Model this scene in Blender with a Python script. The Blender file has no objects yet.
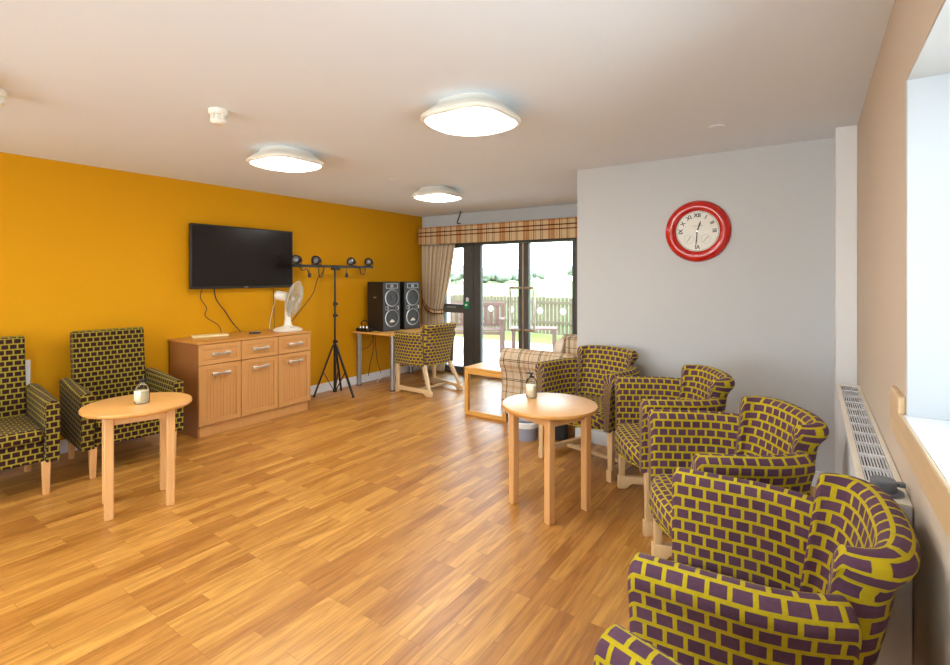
import bpy, bmesh, math, random
from mathutils import Vector, Matrix
random.seed(7)
C = bpy.context.scene.collection
PI = math.pi
sc = bpy.context.scene
# ------------------------------------------------------------------ camera
cd = bpy.data.cameras.new('camera'); cam = bpy.data.objects.new('camera', cd); C.objects.link(cam)
cd.sensor_width = 36; cd.lens = 498/950*36; cd.shift_y = (277-332.5)/950; cd.clip_start = .02; cd.clip_end = 500
cam.location = (0, 0, 1.45); cam.rotation_euler = (PI/2, 0, math.atan(337/498))
sc.camera = cam
# ------------------------------------------------------------------ world / exposure
SKY = 5.2; LAMP = 18.0
w = bpy.data.worlds.new('world'); sc.world = w; w.use_nodes = True
nt = w.node_tree; bg = nt.nodes['Background']
tc = nt.nodes.new('ShaderNodeTexCoord'); sx = nt.nodes.new('ShaderNodeSeparateXYZ'); rp = nt.nodes.new('ShaderNodeValToRGB')
nt.links.new(tc.outputs['Generated'], sx.inputs[0]); nt.links.new(sx.outputs['Z'], rp.inputs[0]); nt.links.new(rp.outputs[0], bg.inputs[0])
rp.color_ramp.elements[0].position = 0.0; rp.color_ramp.elements[0].color = (.88, .92, .95, 1)
rp.color_ramp.elements[1].position = .6; rp.color_ramp.elements[1].color = (.72, .85, 1, 1)
bg.inputs[1].default_value = SKY
sc.view_settings.view_transform = 'Standard'; sc.view_settings.look = 'None'
sc.view_settings.gamma = 1; sc.view_settings.use_curve_mapping = False
sc.view_settings.exposure = 0.78
# ------------------------------------------------------------------ materials
def srgb(r, g, b):
    f = lambda c: ((c/255+.055)/1.055)**2.4 if c > 10.3 else c/255/12.92
    return (f(r), f(g), f(b), 1)
def mat(name, col, rough=.5, metal=0, spec=.5, bump=0, bscale=60, coat=0, trans=0, var=0, emis=None):
    m = bpy.data.materials.new(name); m.use_nodes = True; n = m.node_tree.nodes; l = m.node_tree.links
    p = n['Principled BSDF']; p.inputs['Base Color'].default_value = col; p.inputs['Roughness'].default_value = rough
    p.inputs['Metallic'].default_value = metal; p.inputs['Specular IOR Level'].default_value = spec
    p.inputs['Coat Weight'].default_value = coat; p.inputs['Transmission Weight'].default_value = trans
    if emis: p.inputs['Emission Color'].default_value = emis[0]; p.inputs['Emission Strength'].default_value = emis[1]
    t = n.new('ShaderNodeTexCoord'); nz = n.new('ShaderNodeTexNoise'); nz.inputs['Scale'].default_value = bscale
    l.new(t.outputs['Object'], nz.inputs['Vector'])
    if bump:
        b = n.new('ShaderNodeBump'); b.inputs['Strength'].default_value = bump; b.inputs['Distance'].default_value = .005
        l.new(nz.outputs[0], b.inputs['Height']); l.new(b.outputs[0], p.inputs['Normal'])
    if var:
        mx = n.new('ShaderNodeMix'); mx.data_type = 'RGBA'; mx.inputs['A'].default_value = col
        mx.inputs['B'].default_value = tuple(c*(1-var) for c in col[:3])+(1,)
        l.new(nz.outputs[0], mx.inputs['Factor']); l.new(mx.outputs['Result'], p.inputs['Base Color'])
    return m
def wood(name, c1, c2, rough=.35, axis=2, sc_=9):
    m = mat(name, c1, rough); n = m.node_tree.nodes; l = m.node_tree.links; p = n['Principled BSDF']
    t = n.new('ShaderNodeTexCoord'); mp = n.new('ShaderNodeMapping'); s = [sc_*3]*3; s[axis] = sc_*.25; mp.inputs['Scale'].default_value = s
    nz = n.new('ShaderNodeTexNoise'); nz.inputs['Scale'].default_value = 1.5; nz.inputs['Detail'].default_value = 6
    mx = n.new('ShaderNodeMix'); mx.data_type = 'RGBA'; mx.inputs['A'].default_value = c1; mx.inputs['B'].default_value = c2
    l.new(t.outputs['Object'], mp.inputs[0]); l.new(mp.outputs[0], nz.inputs[0]); l.new(nz.outputs[0], mx.inputs['Factor'])
    l.new(mx.outputs['Result'], p.inputs['Base Color']); return m
def brick_fabric(name, c1, c2, mortar, bw, rh, ms):
    m = mat(name, c1, .9, spec=.15); n = m.node_tree.nodes; l = m.node_tree.links; p = n['Principled BSDF']
    u = n.new('ShaderNodeUVMap'); b = n.new('ShaderNodeTexBrick')
    p.inputs['Sheen Weight'].default_value = .06; p.inputs['Sheen Roughness'].default_value = .4
    b.inputs['Scale'].default_value = 1; b.inputs['Color1'].default_value = c1; b.inputs['Color2'].default_value = c2; b.inputs['Mortar'].default_value = mortar
    b.inputs['Brick Width'].default_value = bw; b.inputs['Row Height'].default_value = rh; b.inputs['Mortar Size'].default_value = ms; b.inputs['Mortar Smooth'].default_value = .15
    l.new(u.outputs[0], b.inputs['Vector'])
    nz = n.new('ShaderNodeTexNoise'); nz.inputs['Scale'].default_value = 90; nz.inputs['Detail'].default_value = 3; l.new(u.outputs[0], nz.inputs[0])
    mx = n.new('ShaderNodeMix'); mx.data_type = 'RGBA'; mx.blend_type = 'MULTIPLY'; mx.inputs['Factor'].default_value = .35
    l.new(b.outputs['Color'], mx.inputs['A']); l.new(nz.outputs[0], mx.inputs['B']); l.new(mx.outputs['Result'], p.inputs['Base Color'])
    bp = n.new('ShaderNodeBump'); bp.inputs['Strength'].default_value = .5; bp.inputs['Distance'].default_value = .003
    l.new(b.outputs['Fac'], bp.inputs['Height']); l.new(bp.outputs[0], p.inputs['Normal']); return m
def plaid(name, base, us, vs, pu, pv):
    # us / vs: stripes [(start, end, colour)] in fractions of the period
    m = mat(name, base, .9, spec=.1); n = m.node_tree.nodes; l = m.node_tree.links; p = n['Principled BSDF']
    u = n.new('ShaderNodeUVMap'); sx = n.new('ShaderNodeSeparateXYZ'); l.new(u.outputs[0], sx.inputs[0]); outs = []
    for ax, (st, per) in enumerate(((us, pu), (vs, pv))):
        d = n.new('ShaderNodeMath'); d.operation = 'DIVIDE'; d.inputs[1].default_value = per; l.new(sx.outputs[ax], d.inputs[0])
        f = n.new('ShaderNodeMath'); f.operation = 'FRACT'; l.new(d.outputs[0], f.inputs[0])
        r = n.new('ShaderNodeValToRGB'); r.color_ramp.interpolation = 'CONSTANT'; e = r.color_ramp.elements
        e[0].position = 0; e[0].color = (1, 1, 1, 1); e.remove(e[1])
        for (a, b, c) in st:
            x = e.new(a); x.color = c; x = e.new(b); x.color = (1, 1, 1, 1)
        l.new(f.outputs[0], r.inputs[0]); outs.append(r.outputs[0])
    m1 = n.new('ShaderNodeMix'); m1.data_type = 'RGBA'; m1.blend_type = 'MULTIPLY'; m1.inputs['Factor'].default_value = 1
    m2 = n.new('ShaderNodeMix'); m2.data_type = 'RGBA'; m2.blend_type = 'MULTIPLY'; m2.inputs['Factor'].default_value = 1
    m1.inputs['A'].default_value = base; l.new(outs[0], m1.inputs['B']); l.new(m1.outputs['Result'], m2.inputs['A']); l.new(outs[1], m2.inputs['B'])
    l.new(m2.outputs['Result'], p.inputs['Base Color']); return m
def floor_mat():
    m = mat('oak_plank_floor', (.5, .25, .08, 1), .3, spec=.5); n = m.node_tree.nodes; l = m.node_tree.links; p = n['Principled BSDF']
    t = n.new('ShaderNodeTexCoord'); mp = n.new('ShaderNodeMapping'); mp.inputs['Rotation'].default_value = (0, 0, PI/2)
    l.new(t.outputs['Object'], mp.inputs[0])
    def brick(c1, c2, bw, off):
        b = n.new('ShaderNodeTexBrick'); b.inputs['Scale'].default_value = 1; b.inputs['Color1'].default_value = c1; b.inputs['Color2'].default_value = c2
        b.inputs['Mortar'].default_value = srgb(150, 90, 34); b.inputs['Brick Width'].default_value = bw; b.inputs['Row Height'].default_value = .070
        b.inputs['Mortar Size'].default_value = .0009; b.inputs['Mortar Smooth'].default_value = .3; b.offset = off; b.offset_frequency = 3; l.new(mp.outputs[0], b.inputs['Vector']); return b
    b1 = brick(srgb(208, 154, 74), srgb(184, 125, 54), .50, .37)
    b2 = brick((1, 1, 1, 1), (.76, .71, .64, 1), .50, .37); b2.inputs['Mortar'].default_value = (1, 1, 1, 1); b2.inputs['Bias'].default_value = -.25
    mp2 = n.new('ShaderNodeMapping'); mp2.inputs['Scale'].default_value = (28, 2.4, 1); l.new(t.outputs['Object'], mp2.inputs[0])
    # every plank gets its own grain: shift the noise by the plank tint
    ad = n.new('ShaderNodeVectorMath'); ad.operation = 'MULTIPLY_ADD'; l.new(b1.outputs['Color'], ad.inputs[0]); ad.inputs[1].default_value = (37, 37, 37); l.new(mp2.outputs[0], ad.inputs[2])
    nz = n.new('ShaderNodeTexNoise'); nz.inputs['Scale'].default_value = 1; nz.inputs['Detail'].default_value = 7; nz.inputs['Distortion'].default_value = 1.4; l.new(ad.outputs[0], nz.inputs[0])
    r = n.new('ShaderNodeValToRGB'); r.color_ramp.elements[0].position = .36; r.color_ramp.elements[0].color = (.56, .46, .34, 1); r.color_ramp.elements[1].position = .62; r.color_ramp.elements[1].color = (1, 1, 1, 1)
    l.new(nz.outputs[0], r.inputs[0])
    x1 = n.new('ShaderNodeMix'); x1.data_type = 'RGBA'; x1.blend_type = 'MULTIPLY'; x1.inputs['Factor'].default_value = .75; l.new(b1.outputs['Color'], x1.inputs['A']); l.new(r.outputs[0], x1.inputs['B'])
    x2 = n.new('ShaderNodeMix'); x2.data_type = 'RGBA'; x2.blend_type = 'MULTIPLY'; x2.inputs['Factor'].default_value = .75; l.new(x1.outputs['Result'], x2.inputs['A']); l.new(b2.outputs['Color'], x2.inputs['B'])
    l.new(x2.outputs['Result'], p.inputs['Base Color'])
    bp = n.new('ShaderNodeBump'); bp.inputs['Strength'].default_value = .12; bp.inputs['Distance'].default_value = .002; l.new(nz.outputs[0], bp.inputs['Height']); l.new(bp.outputs[0], p.inputs['Normal'])
    p.inputs['Roughness'].default_value = .36; p.inputs['Specular IOR Level'].default_value = .9; return m
def glass_mat(name, tint=(.97, 1, .98, 1)):
    m = bpy.data.materials.new(name); m.use_nodes = True; n = m.node_tree.nodes; l = m.node_tree.links
    n.remove(n['Principled BSDF']); o = n['Material Output']
    a = n.new('ShaderNodeBsdfTransparent'); a.inputs[0].default_value = tint; g = n.new('ShaderNodeBsdfGlossy'); g.inputs['Roughness'].default_value = .02
    f = n.new('ShaderNodeFresnel'); f.inputs[0].default_value = 1.35; x = n.new('ShaderNodeMixShader')
    l.new(f.outputs[0], x.inputs[0]); l.new(a.outputs[0], x.inputs[1]); l.new(g.outputs[0], x.inputs[2]); l.new(x.outputs[0], o.inputs[0]); return m
M = dict(
    orange=mat('orange_wall_paint', srgb(210, 148, 4), .75, spec=.2, bump=.08, bscale=250),
    grey=mat('pale_grey_wall_paint', srgb(203, 205, 207), .8, spec=.2, bump=.08, bscale=250),
    magn=mat('beige_wall_paint', srgb(206, 190, 172), .8, spec=.2, bump=.08, bscale=250),
    ceil=mat('ceiling_paint', srgb(234, 241, 252), .85, spec=.2, bump=.06, bscale=250),
    white=mat('white_gloss_paint', srgb(236, 237, 240), .35),
    rad=mat('white_enamel', srgb(240, 243, 250), .4),
    reveal=mat('white_matt_reveal', srgb(196, 202, 210), .8),
    floor=floor_mat(),
    beech=wood('beech_wood', srgb(226, 176, 118), srgb(206, 152, 94)),
    ash=wood('pale_leg_wood', srgb(226, 194, 150), srgb(206, 170, 122)),
    oakx=wood('honey_oak', srgb(232, 178, 96), srgb(214, 156, 74), axis=0),
    cab=wood('beech_laminate', srgb(206, 152, 92), srgb(192, 136, 76), .4),
    cabx=wood('beech_laminate_top', srgb(204, 146, 78), srgb(186, 126, 62), .3, axis=1),
    cabside=wood('brown_side_laminate', srgb(160, 104, 58), srgb(142, 88, 46), .45),
    sillw=wood('pine_sill_edge', srgb(226, 198, 160), srgb(206, 172, 128), axis=1),
    tabtop=wood('table_top_veneer', srgb(222, 170, 104), srgb(210, 154, 88), .36, axis=1, sc_=6),
    edge=mat('table_edge_wood', srgb(206, 148, 78), .35),
    fab=brick_fabric('purple_brick_fabric', srgb(104, 72, 92), srgb(90, 60, 80), srgb(196, 174, 32), .0475, .0398, .0054),
    fab2=brick_fabric('small_brick_fabric', srgb(58, 32, 30), srgb(50, 27, 27), srgb(156, 138, 44), .0460, .0400, .0050),
    black=mat('black_plastic', (.012, .011, .011, 1), .45), tvs=mat('tv_screen', (.010, .006, .005, 1), .25, spec=.4),
    blackm=mat('black_metal', (.015, .014, .014, 1), .4, spec=.5), cable=mat('dark_cable', (.03, .02, .018, 1), .6),
    chrome=mat('chrome', (.86, .84, .80, 1), .28, metal=1), steel=mat('grey_steel_leg', (.42, .43, .46, 1), .3, metal=.85),
    cone=mat('speaker_cone', (.05, .05, .055, 1), .5), silver=mat('silver_trim', (.45, .45, .47, 1), .35, metal=.8),
    fanw=mat('off_white_plastic', srgb(232, 226, 212), .4), grill=mat('fan_wire', srgb(205, 196, 176), .4),
    fanb=mat('fan_blade', srgb(190, 186, 172), .4),
    lens=mat('dark_lens_glass', (.10, .10, .11, 1), .12, spec=.9),
    red=mat('red_gloss', srgb(196, 26, 18), .22, coat=.6), dial=mat('dial_white', srgb(236, 234, 226), .5), ink=mat('black_ink', (.01, .01, .01, 1), .6),
    frame=mat('charcoal_door_frame', srgb(82, 80, 78), .45), glass=glass_mat('window_glass'),
    disc=mat('frosted_disc', (.95, .95, .95, 1), .7), green=mat('green_plastic', srgb(0, 150, 92), .4),
    bin=mat('grey_bin_plastic', srgb(146, 150, 168), .4), liner=mat('white_bin_liner', srgb(226, 226, 224), .5), bag=mat('black_bag_cloth', (.012, .012, .014, 1), .7, bump=.3, bscale=40),
    knob=mat('grey_blue_plastic', srgb(104, 112, 124), .45), dark=mat('grille_shade', (.02, .022, .028, 1), .7),
    bottle=glass_mat('bottle_glass', (.93, .94, .9, 1)), label=mat('paper_label', srgb(228, 220, 196), .6), liquid=mat('pale_gel', srgb(226, 216, 190), .3),
    bench=mat('weathered_bench_wood', srgb(112, 82, 74), .7, var=.3, bscale=12), fence=mat('weathered_fence_wood', srgb(116, 102, 84), .85, var=.45, bscale=7),
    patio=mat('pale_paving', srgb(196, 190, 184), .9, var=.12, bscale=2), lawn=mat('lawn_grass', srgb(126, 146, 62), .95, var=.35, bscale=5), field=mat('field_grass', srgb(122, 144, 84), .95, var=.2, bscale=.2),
    leaf=mat('haze_paled_leaves', srgb(158, 164, 154), .95, var=.35, bscale=.6), trunk=mat('tree_bark', srgb(110, 100, 90), .9), brickw=mat('far_house_wall', srgb(190, 180, 170), .9), slate=mat('far_house_roof', srgb(130, 118, 112), .9),  # distance haze is put into the pale grey leaf colour
    cush=mat('cream_cushion', srgb(222, 208, 190), .9, spec=.1, bump=.1, bscale=300),
    sheet=mat('cream_paper', srgb(236, 214, 160), .6),
    lampw=mat('lamp_rim_white', srgb(236, 232, 222), .35),
    lamp=mat('lamp_diffuser', (1, 1, 1, 1), .5, emis=((1, .97, .91, 1), LAMP)),
)
dn = M['disc'].node_tree; tr_ = dn.nodes.new('ShaderNodeBsdfTranslucent'); tr_.inputs[0].default_value = (.95, .95, .95, 1); ms_ = dn.nodes.new('ShaderNodeMixShader'); ms_.inputs[0].default_value = .6
dn.links.new(dn.nodes['Principled BSDF'].outputs[0], ms_.inputs[1]); dn.links.new(tr_.outputs[0], ms_.inputs[2]); dn.links.new(ms_.outputs[0], dn.nodes['Material Output'].inputs[0])
M['tabtop'].node_tree.nodes['Principled BSDF'].inputs['Coat Weight'].default_value = 1; M['tabtop'].node_tree.nodes['Principled BSDF'].inputs['Coat Roughness'].default_value = .42
DK = srgb(110, 86, 70)
M['plaid'] = plaid('beige_plaid_sofa', srgb(206, 188, 162),
    [(.10, .135, DK), (.17, .20, DK), (.36, .50, (.86, .74, .66, 1)), (.62, .65, srgb(170, 140, 110)), (.80, .86, (.88, .80, .74, 1))],
    [(.10, .13, DK), (.17, .20, DK), (.40, .55, (.88, .77, .68, 1)), (.72, .75, srgb(180, 150, 120))], .21, .21)
M['pelm'] = plaid('tan_plaid_pelmet', srgb(214, 188, 150),
    [(.04, .07, srgb(130, 96, 74)), (.11, .13, srgb(170, 140, 112)), (.34, .40, srgb(222, 182, 148)), (.40, .42, srgb(190, 152, 124)), (.44, .60, srgb(222, 186, 158)), (.66, .68, srgb(226, 200, 170)), (.76, .79, srgb(140, 106, 84)), (.84, .86, srgb(200, 170, 140))],
    [(.36, .42, srgb(150, 104, 78)), (.56, .62, srgb(128, 90, 70)), (.80, .86, srgb(225, 190, 160))], .37, .28)
M['curt'] = plaid('beige_stripe_curtain', srgb(218, 200, 174), [(.1, .2, srgb(225, 205, 180)), (.5, .56, srgb(205, 180, 150)), (.75, .85, srgb(232, 215, 190))], [(.3, .34, (.96, .94, .92, 1))], .12, .4)
# ------------------------------------------------------------------ mesh helpers
class MB:
    def __init__(s): s.v = []; s.f = []; s.uv = []
    def add(s, vs, fs, uvs=None):
        k = len(s.v); s.v += [tuple(v) for v in vs]
        for i, f in enumerate(fs):
            s.f.append(tuple(a+k for a in f)); s.uv.append(uvs[i] if uvs else None)
        return s
    def box(s, x0, x1, y0, y1, z0, z1, mtx=None):
        vs = [(x, y, z) for z in (z0, z1) for y in (y0, y1) for x in (x0, x1)]
        fs = [(0, 2, 3, 1), (4, 5, 7, 6), (0, 1, 5, 4), (2, 6, 7, 3), (0, 4, 6, 2), (1, 3, 7, 5)]
        uv = []
        for f in fs:
            p = [Vector(vs[i]) for i in f]; n = (p[1]-p[0]).cross(p[2]-p[1]); a = max(range(3), key=lambda i: abs(n[i]))
            uv.append([((q.y, q.z), (q.x, q.z), (q.x, q.y))[a] for q in p])
        if mtx: vs = [mtx @ Vector(v) for v in vs]
        return s.add(vs, fs, uv)
    def bar(s, a, b, w, h=None, up=(0, 0, 1), w2=None, h2=None):
        a = Vector(a); b = Vector(b); h = h or w; w2 = w2 or w; h2 = h2 or h
        d = (b-a).normalized(); x = d.cross(Vector(up)); x = x.normalized() if x.length > 1e-4 else Vector((1, 0, 0)); y = x.cross(d)
        vs = [a-x*w/2-y*h/2, a+x*w/2-y*h/2, a+x*w/2+y*h/2, a-x*w/2+y*h/2, b-x*w2/2-y*h2/2, b+x*w2/2-y*h2/2, b+x*w2/2+y*h2/2, b-x*w2/2+y*h2/2]
        return s.add(vs, [(3, 2, 1, 0), (4, 5, 6, 7), (0, 1, 5, 4), (1, 2, 6, 5), (2, 3, 7, 6), (3, 0, 4, 7)])
    def tube(s, pts, r, n=10, caps=True):
        pts = [Vector(p) for p in pts]; rr = r if isinstance(r, (list, tuple)) else [r]*len(pts); vs = []; ref = None
        for i, p in enumerate(pts):
            d = (pts[min(i+1, len(pts)-1)]-pts[max(i-1, 0)]).normalized()
            if ref is None: ref = d.orthogonal().normalized()
            ref = (ref-d*ref.dot(d)).normalized(); y = d.cross(ref)
            vs += [p+(ref*math.cos(a*2*PI/n)+y*math.sin(a*2*PI/n))*rr[i] for a in range(n)]
        fs = [(i*n+a, i*n+(a+1) % n, (i+1)*n+(a+1) % n, (i+1)*n+a) for i in range(len(pts)-1) for a in range(n)]
        if caps: fs += [tuple(range(n))[::-1], tuple((len(pts)-1)*n+a for a in range(n))]
        return s.add(vs, fs)
    def lathe(s, prof, n=32, mtx=None, close=False):
        vs = [];
        for r, z in prof: vs += [Vector((r*math.cos(a*2*PI/n), r*math.sin(a*2*PI/n), z)) for a in range(n)]
        m = len(prof); fs = [(i*n+a, i*n+(a+1) % n, ((i+1) % m)*n+(a+1) % n, ((i+1) % m)*n+a) for i in range(m if close else m-1) for a in range(n)]
        if not close: fs += [tuple(range(n))[::-1], tuple((m-1)*n+a for a in range(n))]
        if mtx: vs = [mtx @ v for v in vs]
        return s.add(vs, fs)
    def grid(s, rows, uvs, closed=False, caps=False):
        n = len(rows[0]); vs = [p for r in rows for p in r]; fs = []; uv = []
        for i in range(len(rows)-1):
            for j in range(n if closed else n-1):
                k = (j+1) % n
                fs.append((i*n+j, i*n+k, (i+1)*n+k, (i+1)*n+j)); u2 = uvs[i]; u3 = uvs[i+1]
                jj = j+1
                uv.append([u2[j], u2[jj], u3[jj], u3[j]])
        if caps:
            fs.append(tuple(range(n))[::-1]); uv.append([uvs[0][j] for j in range(n)][::-1])
            fs.append(tuple((len(rows)-1)*n+j for j in range(n))); uv.append([uvs[-1][j] for j in range(n)])
        return s.add(vs, fs, uv)
    def prism(s, poly, z0, z1, mtx=None):
        n = len(poly); vs = [Vector((x, y, z0)) for x, y in poly]+[Vector((x, y, z1)) for x, y in poly]
        if mtx: vs = [mtx @ v for v in vs]
        return s.add(vs, [tuple(range(n))[::-1], tuple(range(n, 2*n))]+[(i, (i+1) % n, n+(i+1) % n, n+i) for i in range(n)])
    def build(s, name, m, parent=None, bevel=0, seg=2, smooth=None, sub=0, loc=None, rz=0, solid=0):
        me = bpy.data.meshes.new(name); me.from_pydata(s.v, [], s.f); ul = me.uv_layers.new(name='UVMap'); k = 0
        for i, f in enumerate(s.f):
            u = s.uv[i]
            if u is None:
                p = [Vector(s.v[a]) for a in f]; nn = (p[1]-p[0]).cross(p[2]-p[1]); a = max(range(3), key=lambda q: abs(nn[q]))
                u = [((q.y, q.z), (q.x, q.z), (q.x, q.y))[a] for q in p]
            for j in range(len(f)): ul.data[k].uv = u[j]; k += 1
        if s.f:
            bm = bmesh.new(); bm.from_mesh(me); bmesh.ops.recalc_face_normals(bm, faces=bm.faces); bm.to_mesh(me); bm.free()
        me.materials.append(m if not isinstance(m, str) else M[m]); o = bpy.data.objects.new(name, me); C.objects.link(o)
        if parent: o.parent = parent
        if loc: o.location = loc
        o.rotation_euler.z = rz
        sm = smooth if smooth is not None else (40 if (bevel or sub) else 35)
        me.shade_smooth(); me.set_sharp_from_angle(angle=math.radians(sm))
        if bevel:
            b = o.modifiers.new('bevel', 'BEVEL'); b.width = bevel; b.segments = seg; b.limit_method = 'ANGLE'; b.angle_limit = math.radians(35)
            b.harden_normals = False
            me.shade_smooth(); me.set_sharp_from_angle(angle=math.radians(89.9 if seg > 1 else 30))
        if sub: q = o.modifiers.new('sub', 'SUBSURF'); q.levels = sub; q.render_levels = sub
        if solid: q = o.modifiers.new('solid', 'SOLIDIFY'); q.thickness = solid; q.offset = 0
        return o
def tag(o, label=None, cat=None, group=None, kind=None):
    if label: o['label'] = label
    if cat: o['category'] = cat
    if group: o['group'] = group
    if kind: o['kind'] = kind
    return o
def thing(name, label, cat, loc=(0, 0, 0), rz=0, group=None, kind=None):
    o = bpy.data.objects.new(name, None); C.objects.link(o); o.empty_display_size = .1
    o.location = loc; o.rotation_euler.z = rz; return tag(o, label, cat, group, kind)
def dup(root, loc=None, rz=None, label=None, group=None):
    def cp(o, par):
        c = o.copy(); C.objects.link(c)
        if par: c.parent = par
        for ch in o.children: cp(ch, c)
        return c
    r = cp(root, None)
    if loc is not None: r.location = loc
    if rz is not None: r.rotation_euler.z = rz
    if label: r['label'] = label
    if group: r['group'] = group
    return r
def R(axis, deg): return Matrix.Rotation(math.radians(deg), 4, axis)
def T(x, y, z): return Matrix.Translation((x, y, z))
def struct(name, mb, m, parent=None, **k):
    o = mb.build(name, m, parent, **k)
    if not parent: o['kind'] = 'structure'
    return o
# ------------------------------------------------------------------ room shell
XL, XR, YB, YG, YN, H = -5.11, .235, 6.06, 4.18, -3.0, 2.4
struct('floor', MB().box(XL-.1, XR+.1, YN-.1, YB+.16, -.1, 0), 'floor')
struct('ceiling', MB().box(XL-.1, XR+.45, YN-.1, YB+.3, H, H+.12), 'ceil')
struct('wall_left', MB().box(XL-.12, XL, YN-.1, YB+.3, 0, H), 'orange')
RX0, RX1, RZ0, RZ1 = -4.6, -.3, .25, 2.15      # unseen glazed opening, added behind the camera to let in fill daylight
struct('wall_rear', MB().box(XL, RX0, YN-.12, YN, 0, H).box(RX1, XR+.4, YN-.12, YN, 0, H).box(RX0, RX1, YN-.12, YN, 0, RZ0).box(RX0, RX1, YN-.12, YN, RZ1, H), 'magn')
wn = thing('added_fill_window', None, None, kind='structure')
rf = MB().box(RX0, RX1, YN-.09, YN-.03, RZ0, RZ0+.06).box(RX0, RX1, YN-.09, YN-.03, RZ1-.06, RZ1)
for k in range(4): rf.box(RX0+k*(RX1-RX0-.06)/3, RX0+k*(RX1-RX0-.06)/3+.06, YN-.09, YN-.03, RZ0+.06, RZ1-.06)
struct('window_frame', rf, 'white', wn); struct('window_pane', MB().box(RX0, RX1, YN-.062, YN-.058, RZ0+.06, RZ1-.06), 'glass', wn)
DX0, DX1, DZ = -4.78, -2.50, 1.985
wb = MB().box(XL, DX0, YB, YB+.3, 0, H).box(DX1, -1.73, YB, YB+.3, 0, H).box(DX0, DX1, YB, YB+.3, DZ, H)
struct('wall_back', wb, 'grey')
struct('wall_front', MB().box(-1.73, XR+.45, YG, YB+.3, 0, H), 'grey')       # the block that carries the clock
WY0, WY1, WZ0, WZ1 = -.9, 1.98, 1.032, 2.045
wr = MB().box(XR, XR+.4, YN, WY0, 0, H).box(XR, XR+.4, WY1, YG, 0, H).box(XR, XR+.4, WY0, WY1, 0, WZ0-.03).box(XR, XR+.4, WY0, WY1, WZ1, H)
struct('wall_right', wr, 'magn')
struct('trim_1', MB().box(.125, XR, 3.91, YG, 0, H), 'white', bevel=.004)
# skirtings
struct('baseboard_left', MB().box(XL, XL+.016, YN, YB, 0, .11), 'white', bevel=.004)
struct('baseboard_front', MB().box(-1.746, .125, YG-.016, YG, 0, .11), 'white', bevel=.004)
struct('baseboard_right', MB().box(XR-.016, XR, YN, 1.5, 0, .11), 'white', bevel=.004)
# right-hand window
win = thing('window_2', None, None, kind='structure')
e = .012
struct('window_reveal', MB().box(XR+.002, XR+.4, WY1-e, WY1, WZ0, WZ1).box(XR+.002, XR+.4, WY0, WY0+e, WZ0, WZ1), 'reveal', win)
struct('window_head', MB().box(XR+.002, XR+.4, WY0+e, WY1-e, WZ1-.004, WZ1), 'grey', win)
fx0, fx1 = XR+.32, XR+.38
wf = MB().box(fx0, fx1, WY0+e, WY1-e, WZ0, WZ0+.06).box(fx0, fx1, WY0+e, WY1-e, WZ1-.06, WZ1-.004)
for y in (WY0+e, -.03, .88, WY1-e-.06): wf.box(fx0, fx1, y, y+.06, WZ0+.06, WZ1-.06)
struct('window_frame', wf, 'white', win, bevel=.004)
struct('window_pane', MB().box(fx0+.025, fx0+.031, WY0+.07, WY1-.07, WZ0+.06, WZ1-.06), 'glass', win)
struct('window_sill', MB().box(XR-.0055, XR+.4, WY0, WY1, WZ0-.03, WZ0), 'white', win)
struct('sill_edge', MB().box(XR-.018, XR-.006, WY0, WY1+.0, WZ0-.09, WZ0+.002).box(XR-.018, XR, WY1+.0, 2.17, WZ0-.09, 1.085), 'sillw', win, bevel=.004)
# ------------------------------------------------------------------ garden doors
YD = 6.12
fr = MB()
fr.box(DX0, DX0+.05, YD-.05, YD+.05, 0, DZ).box(DX1-.05, DX1, YD-.05, YD+.05, 0, DZ).box(DX0, DX1, YD-.05, YD+.05, DZ-.05, DZ).box(-4.32, -4.15, YD-.05, YD+.05, 0, DZ-.05).box(DX0+.05, -4.32, YD-.05, YD+.05, 0, .05)
struct('trim_2', fr, 'frame', bevel=.004)
sw = thing('window_1', None, None, kind='structure')
sl = MB().box(DX0+.05, -4.32, YD-.04, YD+.04, .91, 1.04).box(DX0+.05, -4.32, YD-.04, YD+.04, .05, .10).box(DX0+.05, -4.32, YD-.04, YD+.04, 1.89, DZ-.05).box(DX0+.05, DX0+.09, YD-.04, YD+.04, .1, 1.89)
struct('window_frame', sl, 'frame', sw, bevel=.004)
struct('window_pane', MB().box(DX0+.09, -4.32, YD-.004, YD+.004, .1, .91), 'glass', sw)
struct('window_pane', MB().box(DX0+.09, -4.32, YD-.004, YD+.004, 1.04, 1.89), 'glass', sw)
struct('window_handle', MB().box(-4.62, -4.46, YD-.065, YD-.04, .985, 1.005), 'silver', sw, bevel=.004)
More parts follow.
